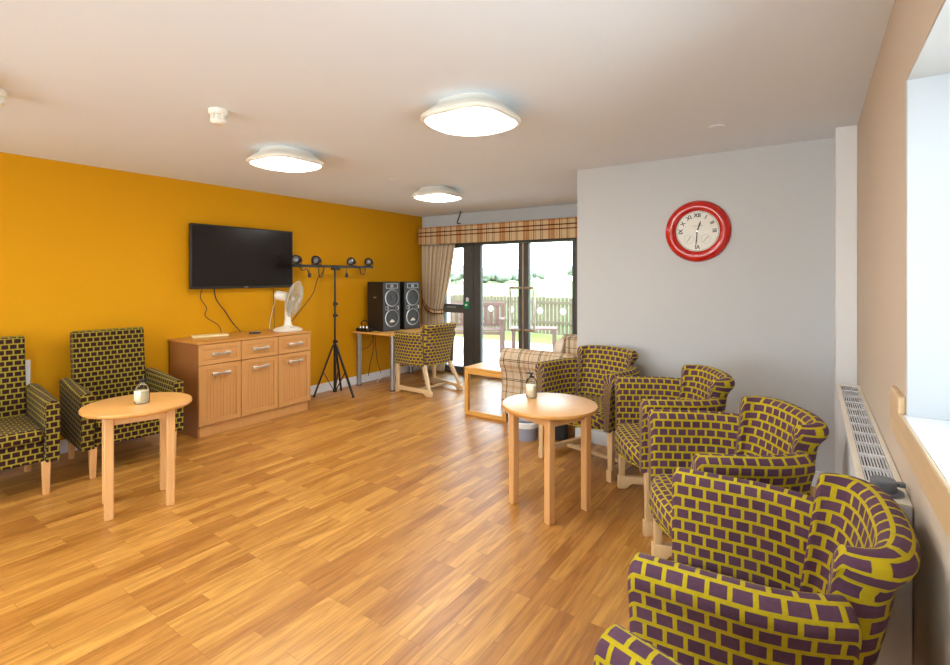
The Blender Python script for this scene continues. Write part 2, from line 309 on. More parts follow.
def leaf(name, x0, x1, s0, s1, hx, side, dots):
    d = thing(name, None, None, kind='structure'); z0, z1, g0, g1 = .01, DZ-.055, .11, 1.92
    m = MB().box(x0, x0+s0, YD-.035, YD+.035, z0, z1).box(x1-s1, x1, YD-.035, YD+.035, z0, z1).box(x0+s0, x1-s1, YD-.035, YD+.035, z0, g0).box(x0+s0, x1-s1, YD-.035, YD+.035, g1, z1)
    struct('door_leaf', m, 'frame', d, bevel=.004)
    struct('door_glass', MB().box(x0+s0, x1-s1, YD-.004, YD+.004, g0, g1), 'glass', d)
    bx = hx-side*.15
    pts = [(hx, YD-.035, 1.30), (hx, YD-.075, 1.30)]+[(bx+side*.02, YD-.085, 1.302), (bx+side*.006, YD-.085, 1.296), (bx, YD-.085, 1.28), (bx, YD-.085, .74), (bx+side*.006, YD-.085, .724), (bx+side*.02, YD-.085, .718), (hx, YD-.075, .72), (hx, YD-.035, .72)]
    struct('pull_handle', MB().tube(pts, .017, 12), 'chrome', d)
    for x in dots: struct('safety_dot', MB().lathe([(0.001, 0), (.047, 0), (.047, .003), (.001, .003)], 28, T(x, YD-.005, .992) @ R('X', 90)), 'disc', d)
    return d
leaf('door_1', -4.14, -3.315, .12, .075, -3.345, 1, (-3.86, -3.52))
leaf('door_2', -3.305, -2.56, .075, .03, -3.265, -1, (-3.07, -2.73))
struct('trim_3', MB().box(-3.318, -3.302, YD-.05, YD-.036, .01, 1.92), 'chrome')
o = thing('door_release', 'green emergency door release box with white cover beside the garden door', 'door release', (-4.235, YD-.05, 1.0))
MB().box(-.055, .03, -.03, 0, -.02, .085).build('housing', 'green', o, bevel=.006)
MB().box(-.02, .02, -.025, 0, .087, .145).build('cover', 'white', o, bevel=.004)
MB().box(-.03, .01, -.034, -.03, .02, .05).build('button', 'white', o, bevel=.002)
# pelmet and curtain
pe = MB().box(XL+.07, -2.0, 5.88, 5.90, 1.945, 2.205).box(XL+.07, XL+.09, 5.90, YB, 1.945, 2.205).box(-2.02, -2.0, 5.90, YB, 1.945, 2.205)
o = thing('pelmet', 'tan and brown plaid fabric pelmet running above the garden doors', 'pelmet', (0, 0, 0))
pe.build('pelmet_board', 'pelm', o, bevel=.004)
MB().box(XL+.09, -2.02, 5.90, YB-.003, 2.19, 2.203).build('top_board', 'cush', o)
cu = thing('curtain', 'beige striped curtain tied back at the left of the garden doors', 'curtain', (0, 0, 0))
rows = []; uvs = []; NU = 90
def cw(z):   # left, right edge
    if z > 1.0: t = (z-1.0)/.94; t = t**.8; return XL+.09+.02*(1-t), -4.62+.22*t
    t = (1.0-z)/.98; return XL+.11-.02*t, -4.62-.03*t+.05*math.sin(t*2)
for i in range(41):
    z = 1.94-(1.92*i/40); a, b = cw(z); amp = .022+.018*min(1, abs(z-1.0)/.6); row = []; uv = []
    for j in range(NU+1):
        u = j/NU; row.append((a+(b-a)*u, 5.955+amp*math.sin(u*2*PI*8.5+.4*math.sin(z*3)), z)); uv.append((u*.95, z))
    rows.append(row); uvs.append(uv)
MB().grid(rows, uvs).build('drape', 'curt', cu, smooth=180, solid=.004)
tb = [Vector((-5.01+.42*t, 5.955-.068*math.sin(PI*min(1, t*1.02))-.012, 1.10-.17*t-.07*math.sin(PI*t))) for t in [i/14 for i in range(15)]]
mb = MB(); rw = [[(p.x, p.y, p.z-.035), (p.x, p.y-.006, p.z), (p.x, p.y, p.z+.035)] for p in tb]; mb.grid(rw, [[(i*.03, .10), (i*.03, .14), (i*.03, .17)] for i in range(15)])
mb.build('tieback', 'pelm', cu, smooth=180, solid=.006)
mb = MB().tube([(-4.17, 5.80, H), (-4.18, 5.80, 2.36), (-4.23, 5.80, 2.25), (-4.235, 5.80, 2.225), (-4.22, 5.80, 2.215), (-4.18, 5.80, 2.222)], .009, 8)
tag(mb.build('ceiling_cable', 'cable'), 'short dark bent cable hanging from the ceiling above the plaid pelmet', 'cable')
# ------------------------------------------------------------------ ceiling lamps
def squircle(r, n=56, e=3.0):
    out = []
    for i in range(n):
        a = 2*PI*i/n; c, s = math.cos(a), math.sin(a); k = (abs(c)**e+abs(s)**e)**(-1/e); out.append((r*k*c, r*k*s))
    return out
def ringrows(spec):
    rows = []
    for r, z, dip in spec:
        rows.append([(x, y, z-dip*(1-(max(abs(x), abs(y))/max(r, .001)-.8)*5 if False else dip*0+ (math.hypot(x, y)/(r*1.19))**2*0)) for x, y in squircle(r)])
    return rows
def loft(spec, e=3.0):
    # spec: (radius, z, corner_lift)
    rows = []
    for r, z, lift in spec:
        q = squircle(r, e=e); mx = max(math.hypot(x, y) for x, y in q); mn = r
        rows.append([(x, y, z+lift*((math.hypot(x, y)-mn)/(mx-mn+1e-6))) for x, y in q])
    mb = MB(); mb.grid(rows, [[(p[0], p[1]) for p in rr]+[(rr[0][0], rr[0][1])] for rr in rows], closed=True, caps=True); return mb
lp = thing('ceiling_lamp', 'largest square-dish ceiling lamp, nearest the camera', 'ceiling lamp', (-1.56, 2.27, H), 0, 'square-dish ceiling lamps')
loft([(.17, 0, 0), (.185, -.03, 0), (.205, -.038, 0), (.240, -.070, .004), (.250, -.082, .006), (.251, -.094, .006), (.244, -.104, .006), (.229, -.104, .006), (.221, -.084, .002), (.17, -.060, 0)]).build('lamp_rim', 'lampw', lp, smooth=60)
loft([(.214, -.072, .002), (.224, -.090, .004), (.21, -.098, .004), (.175, -.110, .002), (.13, -.121, 0), (.06, -.130, 0), (.01, -.132, 0)]).build('diffuser', 'lamp', lp, smooth=80)
dup(lp, (-3.31, 2.33, H), None, 'square-dish ceiling lamp above the television, left of the others')
dup(lp, (-3.34, 4.22, H), None, 'small distant square-dish ceiling lamp nearest the garden doors')
for x, y, lb in ((-1.56, .3, 'square-dish ceiling lamp beside the camera, out of frame, right column'), (-3.31, .3, 'square-dish ceiling lamp beside the camera, out of frame, left column'), (-1.56, -1.7, 'square-dish ceiling lamp nearest the added rear window, right column'), (-3.31, -1.7, 'square-dish ceiling lamp nearest the added rear window, left column')): dup(lp, (x, y, H), None, lb)
sd = thing('smoke_detector', 'white ceiling detector with a finned head, left of the lamps', 'smoke detector', (-2.80, 1.53, H))
MB().lathe([(.001, 0), (.052, 0), (.052, -.022), (.046, -.03), (.001, -.03)], 28).build('mounting_base', 'lampw', sd)
mb = MB().lathe([(.001, -.028), (.030, -.028), (.030, -.058), (.042, -.060), (.042, -.068), (.030, -.080), (.001, -.082)], 24)
mb.build('sensor_head', 'lampw', sd)
mb = MB()
for k in range(10): mb.box(.030, .042, -.0015, .0015, -.064, -.03, R('Z', k*36))
mb.build('fins', 'lampw', sd)
s2 = dup(sd, (-3.44, .725, H), None, 'ceiling detector cut off by the left picture edge')
def capd(x, y, label):
    tag(MB().lathe([(.001, 0), (.045, 0), (.043, -.006), (.001, -.012)], 24).build('blanking_plate', 'ceil', loc=(x, y, H)), label, 'ceiling plate')
capd(-.50, 3.46, 'small round ceiling plate above the red wall clock')
capd(-3.37, 3.56, 'tiny round ceiling plate between the two left lamps')
# ------------------------------------------------------------------ television, cabinet and what stands on it
tv = thing('television', 'large black flat television mounted on the orange wall', 'television', (-5.02, 3.046, 1.655))
MB().box(-.035, 0, -.578, .578, -.325, .325).build('casing', 'black', tv, bevel=.006)
MB().box(0, .002, -.562, .562, -.300, .310).build('screen', 'tvs', tv)
MB().box(-.09, -.035, -.2, .2, -.15, .15).build('wall_bracket', 'blackm', tv)
MB().box(0, .004, -.02, .02, -.316, -.308).build('logo_badge', 'silver', tv)
def wire(name, pts, r, label, m='cable', cat='cable', parent=None):
    out = []; P = [Vector(p) for p in pts]; P = [P[0]]+P+[P[-1]]
    for i in range(1, len(P)-2):
        for k in range(8):
            t = k/8; a, b, c_, d = P[i-1:i+3]
            out.append(.5*((2*b)+(c_-a)*t+(2*a-5*b+4*c_-d)*t*t+(3*b-a-3*c_+d)*t**3))
    out.append(P[-1]); o = MB().tube(out, r, 6).build(name, m, parent)
    return tag(o, label, cat) if label else o
wire('power_cable', [(-5.085, 2.62, 1.36), (-5.09, 2.60, 1.24), (-5.09, 2.66, 1.14), (-5.09, 2.65, 1.05), (-5.085, 2.78, .95), (-5.05, 2.79, .867)], .004, 'thin wavy cable hanging left below the television')
wire('power_cable', [(-5.085, 2.73, 1.36), (-5.09, 2.76, 1.22), (-5.09, 2.86, 1.08), (-5.09, 2.93, .97), (-5.05, 3.0, .867)], .0055, 'thicker slanting cable hanging right below the television')
wire('power_cable', [(-5.09, 3.42, 1.36), (-5.095, 3.425, 1.1), (-5.09, 3.43, .867)], .0035, 'thin straight cable down the wall behind the fan')
cb = thing('sideboard', 'wooden sideboard with three drawers over three doors under the television', 'sideboard', (0, 0, 0))
cx0, cx1, cy0, cy1 = -5.085, -4.555, 2.30, 3.50
MB().box(cx0, cx1, cy0, cy0+.018, .0, .84).box(cx0, cx1, cy1-.018, cy1, .0, .84).box(cx0, cx0+.01, cy0, cy1, .1, .84).box(cx0, cx1, cy0+.018, cy1-.018, .1, .118).box(cx0, cx1, cy0+.018, cy1-.018, .635, .65).build('carcass', 'cabside', cb)
MB().box(cx1-.05, cx1-.005, cy0+.018, cy1-.018, 0, .098).build('plinth', 'cab', cb, bevel=.002)
MB().box(cx0, cx1+.02, cy0-.01, cy1+.01, .84, .86).build('top_panel', 'cabx', cb, bevel=.004)
wd = (cy1-cy0)/3
def front(y0, y1, z0, z1, name, slats):
    x0, x1 = cx1+.001, cx1+.020; f = .042
    m = MB().box(x0, x1, y0, y0+f, z0, z1).box(x0, x1, y1-f, y1, z0, z1).box(x0, x1, y0+f, y1-f, z0, z0+f).box(x0, x1, y0+f, y1-f, z1-f, z1)
    if slats:
        n = 10; s = (y1-y0-2*f)/n
        for k in range(n): m.box(x0, x1-.009, y0+f+k*s+.0012, y0+f+(k+1)*s-.0012, z0+f, z1-f)
        m.box(x0, x1-.012, y0+f, y1-f, z0+f, z1-f)
    else: m.box(x0, x1-.009, y0+f, y1-f, z0+f, z1-f)
    o = m.build(name, 'cab', cb, bevel=.0015, seg=1)
    cyy = (y0+y1)/2; hz = z1-.085 if slats else (z0+z1)/2
    h = MB().bar((x1+.024, cyy-.080, hz), (x1+.024, cyy+.080, hz), .012, .022)
    for s in (-1, 1): h.box(x1, x1+.028, cyy+s*.062-.022, cyy+s*.062+.022, hz-.016, hz+.016)
    h.build('handle', 'chrome', o, bevel=.003)
for k in range(3):
    y0 = cy0+k*wd+.004; y1 = cy0+(k+1)*wd-.004
    front(y0, y1, .655, .835, 'drawer', False); front(y0, y1, .108, .647, 'door', True)
tag(MB().box(-.16, .16, -.07, .07, 0, .018).build('paper_box', 'sheet', loc=(-4.95, 2.62, .86), rz=math.radians(72), bevel=.004), 'flat cream box lying on the left end of the sideboard', 'box')
rc = thing('remote_control', 'small black remote control on the sideboard top', 'remote control', (-4.82, 3.02, .86), math.radians(60))
MB().box(-.055, .055, -.02, .02, 0, .016).build('body', 'black', rc, bevel=.005)
mb = MB()
for i in range(6):
    for j in range(3): mb.box(-.042+i*.016, -.034+i*.016, -.013+j*.0105, -.006+j*.0105, .016, .018)
mb.build('buttons', 'silver', rc)
# desk fan
fn = thing('desk_fan', 'off-white desk fan with round wire guard on the sideboard', 'fan', (-4.80, 3.40, .86), 0)
MB().lathe([(.001, 0), (.150, 0), (.153, .012), (.125, .030), (.060, .048), (.045, .06), (.001, .06)], 32).build('base', 'fanw', fn)
MB().box(.05, .1, -.03, .03, .028, .045).build('switch_panel', 'grill', fn, bevel=.006)
MB().tube([(0, 0, .04), (0, .0, .12), (0, -.005, .24), (0, -.01, .30)], [.045, .034, .028, .024], 16).build('column', 'fanw', fn)
az = math.radians(34); nrm = Vector((math.cos(az)*.97, math.sin(az)*.97, -.22)).normalized(); hub = Vector((0, 0, .365))
q = nrm.to_track_quat('Z', 'Y').to_matrix().to_4x4(); mt = Matrix.Translation(hub) @ q
MB().lathe([(.001, -.14), (.035, -.14), (.05, -.12), (.052, -.02), (.03, .0), (.001, .0)], 24, mt).build('motor_housing', 'fanw', fn)
g = MB(); c0 = .075
prof = [(.03, c0-.055), (.10, c0-.05), (.17, c0-.03), (.2, c0), (.17, c0+.03), (.10, c0+.05), (.03, c0+.055)]
for k in range(72):
    m4 = mt @ R('Z', k*5); g.tube([m4 @ Vector((r, 0, z)) for r, z in prof], .0016, 4, caps=False)
for r, z in ((.2, c0), (.10, c0+.05), (.10, c0-.05), (.15, c0+.037)):
    g.tube([mt @ Vector((r*math.cos(a*PI/20), r*math.sin(a*PI/20), z)) for a in range(41)], .004 if r == .2 else .002, 6, caps=False)
gd = g.build('wire_guard', 'grill', fn)
MB().lathe([(.001, c0+.05), (.035, c0+.05), (.033, c0+.058), (.001, c0+.06)], 20, mt).build('guard_badge', 'fanw', gd)
b = MB()
for k in range(3):
    rows = []; m4 = mt @ R('Z', k*120)
    for i in range(7):
        r = .02+.15*i/6; wdt = .5+.35*math.sin(i/6*PI); rows.append([m4 @ Vector((r*math.cos(a), r*math.sin(a), c0-.015+.03*a)) for a in [wdt*(j/4-.5)*1.6 for j in range(5)]])
    b.grid(rows, [[(0, 0)]*5]*7)
b.lathe([(.001, c0-.025), (.03, c0-.025), (.03, c0+.02), (.001, c0+.03)], 18, mt)
b.build('blades', 'fanb', fn, smooth=60)
wire('fan_cable', [(-4.96, 3.30, .865), (-5.0, 3.31, .89), (-5.02, 3.34, 1.0), (-5.01, 3.38, 1.17), (-4.985, 3.37, 1.25)], .003, None, 'fanw', parent=None)
o = bpy.data.objects['fan_cable']; tag(o, 'thin white cable looping up behind the desk fan', 'cable')
# ------------------------------------------------------------------ disco light stand
SX, SY = -4.85, 4.10
st = thing('lighting_stand', 'black tripod stand with a T-bar in front of the orange wall', 'lighting stand', (SX, SY, 0))
MB().tube([(0, 0, .05), (0, 0, .66)], .018, 12).build('lower_pole', 'blackm', st)
MB().tube([(0, 0, .60), (0, 0, 1.585)], .012, 12).build('upper_pole', 'blackm', st)
for z in (.66, .98, 1.12):
    c = MB().tube([(0, 0, z-.02), (0, 0, z+.02)], .024, 12); c.build('collar', 'black', st)
    MB().tube([(.02, 0, z), (.05, 0, z)], .011, 8).build('locking_knob', 'black', st)
MB().tube([(0, 0, .04), (0, 0, .08)], .026, 12).build('lower_collar', 'black', st)
for k, a in enumerate((5, 122, 242)):
    d = Vector((math.cos(math.radians(a)), math.sin(math.radians(a)), 0)); r = .30 if k == 0 else .25
    lg = MB().bar(d*.02+Vector((0, 0, .62)), d*r+Vector((0, 0, .012)), .022, .018).build('leg', 'blackm', st)
    MB().tube([d*(r-.012)+Vector((0, 0, .028)), d*(r+.004)+Vector((0, 0, 0.002))], .014, 8).build('rubber_foot', 'black', lg)
    MB().bar(d*.02+Vector((0, 0, .07)), d*r*.55+Vector((0, 0, .29)), .014, .008).build('brace', 'blackm', st)
BZ = 1.575
MB().box(-.017, .017, -.60, .63, BZ-.012, BZ+.018).build('crossbar', 'blackm', st, bevel=.002)
MB().box(-.03, .03, -.04, .06, BZ-.04, BZ+.02).build('bar_clamp', 'black', st, bevel=.005)
spots = [(-.545, 'leftmost of the four small stage lights, beside the television'), (-.275, 'second small stage light from the left on the T-bar'), (.265, 'third small stage light from the left on the T-bar'), (.565, 'rightmost of the four small stage lights on the T-bar')]
pl = thing('stage_light', spots[0][1], 'stage light', (SX, SY+spots[0][0], BZ+.019), 0, 'small round stage lights on the T-bar')
mL = T(0, 0, .055) @ R('Z', -55) @ R('Y', 90)
MB().lathe([(.001, -.05), (.03, -.05), (.048, -.03), (.052, .0), (.052, .04), (.046, .045), (.044, .03), (.001, .03)], 24, mL).build('can', 'black', pl)
MB().lathe([(.001, .03), (.043, .03), (.035, .045), (.001, .052)], 20, mL).build('lens', 'lens', pl)
br = [mL @ Vector((0, y, x)) for y, x in [(-.058, 0), (-.058, 0)]]
yk = MB(); d = R('Z', -55)
yk.tube([d @ Vector((0, -.056, .055)), d @ Vector((0, -.056, .0)), d @ Vector((0, .056, .0)), d @ Vector((0, .056, .055))], .006, 8)
yk.build('yoke', 'blackm', pl)
for dx, lb in spots[1:]: dup(pl, (SX, SY+dx, BZ+.019), None, lb)
def hang(y, pts, label): wire('hanging_lead', [(SX+a, SY+y+b_, BZ+c_) for a, b_, c_ in pts], .006, label)
hang(-.44, [(.03, -.1, .0), (.035, -.05, -.05), (.035, 0, -.03), (.035, .04, -.10)], 'coiled black lead drooping under the left end of the T-bar')
hang(-.22, [(.03, -.05, 0), (.03, -.04, -.11), (.03, .0, -.12), (.03, .04, 0)], 'short black lead loop under the second stage light')
hang(.44, [(.03, -.06, 0), (.03, -.04, -.08), (.03, .02, -.085), (.03, .04, -.01)], 'short black lead loop near the right end of the T-bar')
for y, lb in ((-.40, 'small black plug hanging from a lead below the left of the T-bar'), (.155, 'small black plug hanging right of the stand pole')):
    p = thing('hanging_plug', lb, 'plug', (SX+.035, SY+y, BZ-.012))
    MB().tube([(0, 0, 0), (0, 0, -.07)], .003, 6).build('lead', 'cable', p)
    MB().lathe([(.001, -.12), (.018, -.115), (.022, -.09), (.012, -.065), (.001, -.06)], 12).build('plug_body', 'black', p)
wire('long_cable', [(SX+.03, SY-.19, BZ), (SX+.0, SY-.19, 1.50), (-4.93, 3.90, 1.42), (-4.98, 3.88, 1.26), (-5.03, 3.80, 1.12), (-5.07, 3.68, .96), (-5.085, 3.60, .86), (-5.09, 3.53, .45)], .005, 'long black cable curving from the T-bar down behind the sideboard')
# ------------------------------------------------------------------ desk, speakers
dk = thing('desk', 'light wood topped desk on grey tubular legs carrying the loudspeakers', 'desk', (0, 0, 0))
MB().box(-5.085, -4.36, 4.58, 5.80, .705, .73).build('desktop', 'oakx', dk, bevel=.004)
for x, y in ((-5.03, 4.66), (-4.42, 4.66), (-4.44, 5.33), (-5.03, 5.70)):
    l_ = MB().tube([(x, y, .012), (x, y, .705)], .032, 18).build('leg', 'steel', dk)
    MB().tube([(x, y, 0), (x, y, .012)], .034, 18).build('foot_cap', 'black', l_)
sp = thing('loudspeaker', 'black twin-cone loudspeaker nearer the camera on the desk', 'loudspeaker', (-4.81, 4.90, .73), math.radians(-8), 'black loudspeakers on the desk')
MB().box(-.17, .17, -.145, .145, 0, .655).build('cabinet', 'black', sp, bevel=.006)
MB().box(.17, .174, -.138, .138, .008, .647).build('front_baffle', 'cone', sp)
for z in (.17, .44):
    m4 = T(.174, 0, z) @ R('Y', 90)
    w_ = MB().lathe([(.112, 0), (.118, .004), (.112, .010), (.104, .008), (.104, 0)], 36, m4, close=True).build('woofer_ring', 'silver', sp)
    MB().lathe([(.001, .001), (.105, .001), (.10, .006), (.07, .002), (.035, .0012), (.001, .010)], 36, m4).build('cone', 'cone', w_)
MB().lathe([(.024, 0), (.03, .004), (.024, .006), (.02, 0)], 20, T(.174, -.085, .305) @ R('Y', 90), close=True).build('port_ring', 'silver', sp)
MB().lathe([(.024, 0), (.03, .004), (.024, .006), (.02, 0)], 20, T(.174, .085, .305) @ R('Y', 90), close=True).build('port_ring', 'silver', sp)
tw = MB().box(.174, .179, -.10, .10, .565, .575).box(.174, .179, -.10, .10, .625, .635).box(.174, .179, -.10, -.088, .575, .625).box(.174, .179, .088, .10, .575, .625)
tw = tw.build('horn_frame', 'silver', sp); MB().box(.174, .176, -.025, .025, .58, .62).build('horn', 'silver', tw)
MB().add([(.175, -.04, .115), (.175, .045, .115), (.180, .045, .125), (.180, 0, .165), (.180, -.04, .125), (.175, 0, .165)], [(0, 1, 2, 4), (4, 2, 3)]).build('cone_logo', 'dial', sp)
MB().box(-.03, .03, -.149, -.1445, .44, .455).build('side_badge', 'silver', sp); MB().box(-.05, .05, -.147, -.1445, .43, .52).build('side_plate', 'blackm', sp)
dup(sp, (-4.77, 5.27, .73), math.radians(-8), 'black twin-cone loudspeaker farther back, nearer the curtain')
mx = thing('sound_mixer', 'small black mixer with silver knobs beside the loudspeaker', 'mixer', (-4.92, 4.66, .73), 0)
MB().box(-.10, .12, -.065, .06, 0, .045).build('body', 'black', mx, bevel=.006)
for i in range(3):
    MB().lathe([(.001, .045), (.016, .045), (.014, .07), (.001, .072)], 14, T(-.06+i*.06, -.02, 0)).build('knob', 'chrome', mx)
wire('mixer_lead', [(-4.98, 4.66, .79), (-4.96, 4.64, .85), (-4.90, 4.66, .87), (-4.84, 4.67, .80)], .007, 'black lead looping over the little mixer')
for i, (y, ye, lb) in enumerate(((4.86, 4.95, 'dark cable curving left under the desk'), (4.92, 4.86, 'dark cable hanging straight under the desk'), (4.97, 5.10, 'dark cable slanting right under the desk'))):
    if i == 0: pts = [(-5.05, 4.92, .70), (-5.04, 4.93, .60), (-5.05, 4.86, .50), (-5.06, 4.74, .46)]
    else: pts = [(-5.05, y, .70), (-5.04, y+.01, .45), (-5.06, (y+ye)/2, .25), (-5.06, ye, .09)]
    wire('desk_cable', pts, .0045, lb)
wire('floor_lead', [(-5.04, 5.16, .09), (-5.03, 5.12, .04), (-4.98, 4.95, .008), (-4.9, 4.88, .008)], .006, 'white lead lying at the skirting under the desk', 'white')
# ------------------------------------------------------------------ tub armchairs
def tubchair():
    t = thing('tub_armchair', '', 'armchair', group='purple and yellow brick-pattern tub armchairs')
    IN = .275
    def sweep(path, prof, cap=.014, shear=0):
        # path: [(x, y, nx, ny, s)], prof(k) -> [(off, z)]
        rows = []; uvs = []; n = len(path); mid = prof(.5); vs_ = [0]
        for a_, b_ in zip(mid, mid[1:]): vs_.append(vs_[-1]+math.dist(a_, b_))
        idx = [(0, .80), (0, .93), (0, 1.0)]+[(i, 1) for i in range(1, n-1)]+[(n-1, 1.0), (n-1, .93), (n-1, .80)]
        for q_, (i, s_) in enumerate(idx):
            x, y, nx, ny, s = path[i]; pr = prof(i/(n-1)); co = sum(p[0] for p in pr)/len(pr); zt = max(p[1] for p in pr)
            tx, ty = (-ny, nx)
            if q_ < 3: k = (2-q_)/2*cap; dx = (path[0][0]-path[1][0], path[0][1]-path[1][1])
            elif q_ > len(idx)-4: k = (q_-(len(idx)-3))/2*cap; dx = (path[-1][0]-path[-2][0], path[-1][1]-path[-2][1])
            else: k = 0; dx = (1, 0)
            L = math.hypot(*dx); dx = (dx[0]/L*k, dx[1]/L*k); row = []; uv = []; lp_ = None
            for pi_, (o_, z) in enumerate(pr):
                v = vs_[pi_]
                oo = co+(o_-co)*s_; zz = z if s_ == 1 else (z if z < .4 else zt-(zt-z)*1 - (1-s_)*.10*((z-.36)/(zt-.36)))
                row.append((x+nx*oo+dx[0], y+ny*oo+dx[1]+shear*max(0, zz-.42), zz)); uv.append((s+(k if q_ > 3 else -k), v+.0237))
            uv.append((uv[-1][0], v+.10)); rows.append(row); uvs.append(uv)
        m = MB(); m.grid(rows, uvs, closed=True, caps=True); return m
    def roll(cx, cz, r, a0, a1, n): return [(cx+r*math.cos(math.radians(a0+(a1-a0)*i/n)), cz+r*math.sin(math.radians(a0+(a1-a0)*i/n))) for i in range(n+1)]
    def armprof(k):
        # k: 0 at the front end, 1 at the back
        d = -.002*k; z0 = .352
        return [(.0, z0), (.0, .45), (.0, .55), (.002, .65), (.004, .71+d)]+roll(.048, .722+d, .045, 165, -35, 9)+[(.078, .677+d), (.070, .63), (.062, .50), (.055, z0)]
    for s in (-1, 1):
        P = []
        N = 12
        for i in range(N+1):
            y = -.29+.385*i/N; t_ = i/N; cv = .055*max(0, (t_-.55)/.45)**2; P.append((s*(IN-cv), y+.02*t_, s*1.0, .35*max(0, (t_-.55)/.45), i/N*.42))
        a = sweep(P, armprof).build('armrest', 'fab', t, smooth=55)
    # back: half superellipse in plan
    P = []; N = 40; ex = 2.5; s = 0; last = None; bx, by, y0 = .200, .060, .070
    for i in range(N+1):
        th = PI*i/N; c, sn = math.cos(th), math.sin(th)
        x = -math.copysign(abs(c)**(2/ex), c)*bx; y = y0+by*abs(sn)**(2/ex)
        P.append([x, y])
    # even out samples
    for i in range(len(P)):
        a = P[max(0, i-1)]; b_ = P[min(len(P)-1, i+1)]; tx, ty = b_[0]-a[0], b_[1]-a[1]; L = math.hypot(tx, ty)
        if i: s += math.hypot(P[i][0]-P[i-1][0], P[i][1]-P[i-1][1])
        P[i] = [P[i][0], P[i][1], -ty/L, tx/L, s]
    def backprof(k):
        e_ = min(k, 1-k)*2; f = min(1, e_/.22)**.6 if e_ > 0 else 0; rf_ = .55+.45*min(1, e_/.25); zt = .822+.014*math.sin(PI*k); z0 = .354; le = .006+.018*min(1, e_/.35)
        return [(.004, z0), (.006, .45), (le*.30, .60), (le*.62, .70), (le, zt-.03)]+roll(le+.012+.028*rf_, zt+(.045-.045*rf_)*.6, .012+.028*rf_, 165, -50, 10)+[(le+.028+.022*rf_, zt-.02-.04*rf_), (le*.6+.058, .70), (.060, .55), (.050, .45), (.045, z0)]
    sweep(P, backprof, .010, .13).build('backrest', 'fab', t, smooth=55)
    # seat: bow front
    def plan(ins):
        pts = []; x1 = IN-.004-ins
        for i in range(15):
            u = -1+2*i/14; pts.append((u*x1, -.275-.085*(1-u*u)**.8+ins))
        for i in range(15):
            th = PI*i/14; c, sn = math.cos(th), math.sin(th); pts.append((x1*math.copysign(abs(c)**.8, c), .04+(.125-ins)*abs(sn)**.8))
        return pts
    spec = [(0.02, .352), (.0, .362), (-.004, .39), (-.006, .42), (.0, .450), (.015, .465), (.05, .475), (.12, .480), (.20, .482)]
    rows = []; uvs = []; arc = 0; lp_ = None; base = plan(0)
    for ins, z in spec:
        q_ = plan(ins)
        if ins >= .015 and z > .45: q_ = [(x, min(y, .155)) for x, y in q_]
        rows.append([(x, y, z) for x, y in q_])
    tot = {}
    for ri, row in enumerate(rows):
        uv = []
        for x, y, z in row:
            uv.append((x+.029, y+(z-.50) if y < 0 else y-(z-.5)))
        uv.append(uv[0]); uvs.append(uv)
    m = MB(); m.grid(rows, uvs, closed=True, caps=True); m.build('seat', 'fab', t, smooth=60)
    MB().tube([(x, y-.003, .362) for x, y in plan(-.003)[:15]], .005, 6).build('piping', 'fab', t)
    LX = .318
    for s_ in (-1, 1):
        MB().bar((s_*LX, -.262, .356), (s_*LX, -.262, .084), .046, .046, up=(0, 1, 0), w2=.036, h2=.036).build('leg', 'ash', t, bevel=.003)
        MB().bar((s_*.225, .12, .356), (s_*.272, .26, .06), .046, .040, up=(0, 1, 0), w2=.036, h2=.034).build('leg', 'ash', t, bevel=.003)
        m4 = T(s_*(LX-.0), 0, 0) @ R('Y', 90) ; x0, x1 = -.02, .02
        prof = [(-.290, 0), (-.235, 0), (-.215, .02), (-.20, .034), (.18, .034), (.195, .02), (.225, 0), (.30, 0), (.30, .05), (.27, .075), (-.29, .085)]
        rx_ = lambda y: s_*(LX-.002-.05*max(0, (y+.235)/.535)); vs = [(rx_(y)+x0, y, z) for y, z in prof]+[(rx_(y)+x1, y, z) for y, z in prof]; n = len(prof)
        MB().add(vs, [tuple(range(n))[::-1], tuple(range(n, 2*n))]+[(i, (i+1) % n, n+(i+1) % n, n+i) for i in range(n)]).build('runner', 'ash', t, bevel=.003)
    MB().box(-LX+.03, LX-.03, .0, .03, .036, .062).build('stretcher', 'ash', t, bevel=.003)
    return t
tub = tubchair()
def place(first, legA, legB, label, pull=.25, org=None, d=None):
    if org is None:
        mx_ = ((legA[0]+legB[0])/2, (legA[1]+legB[1])/2); v = (legB[0]-legA[0], legB[1]-legA[1]); L = math.hypot(*v)
        d = (v[1]/L, -v[0]/L)
        if d[0]*(-1)+d[1]*(-.3) < 0: d = (-d[0], -d[1])
        org = (mx_[0]-.262*d[0], mx_[1]-.262*d[1])
    rz = math.atan2(d[0], -d[1])
    if first: tub.location = (org[0], org[1], 0); tub.rotation_euler.z = rz; tub['label'] = label; return tub
    return dup(tub, (org[0], org[1], 0), rz, label)
place(True, None, None, 'tub armchair facing the round table with its back to the grey wall', org=(-1.427, 3.80), d=(-.240, -.971))
place(False, (-1.085, 3.41), (-.76, 2.86), 'tub armchair at the grey wall corner, second behind the round table')
place(False, (-.665, 2.66), (-.335, 2.08), 'tub armchair in the middle of the right row, below the pipe boxing')
place(False, (-.370, 1.885), (-.330, 1.245), 'large whole tub armchair in the foreground beside the radiator')
place(False, (-.300, .945), (-.475, .33), 'tub armchair of which only an arm shows at the bottom edge')
place(False, None, None, 'tub armchair drawn up to the desk, seen from behind', org=(-4.052, 4.97), d=(-.992, .12))
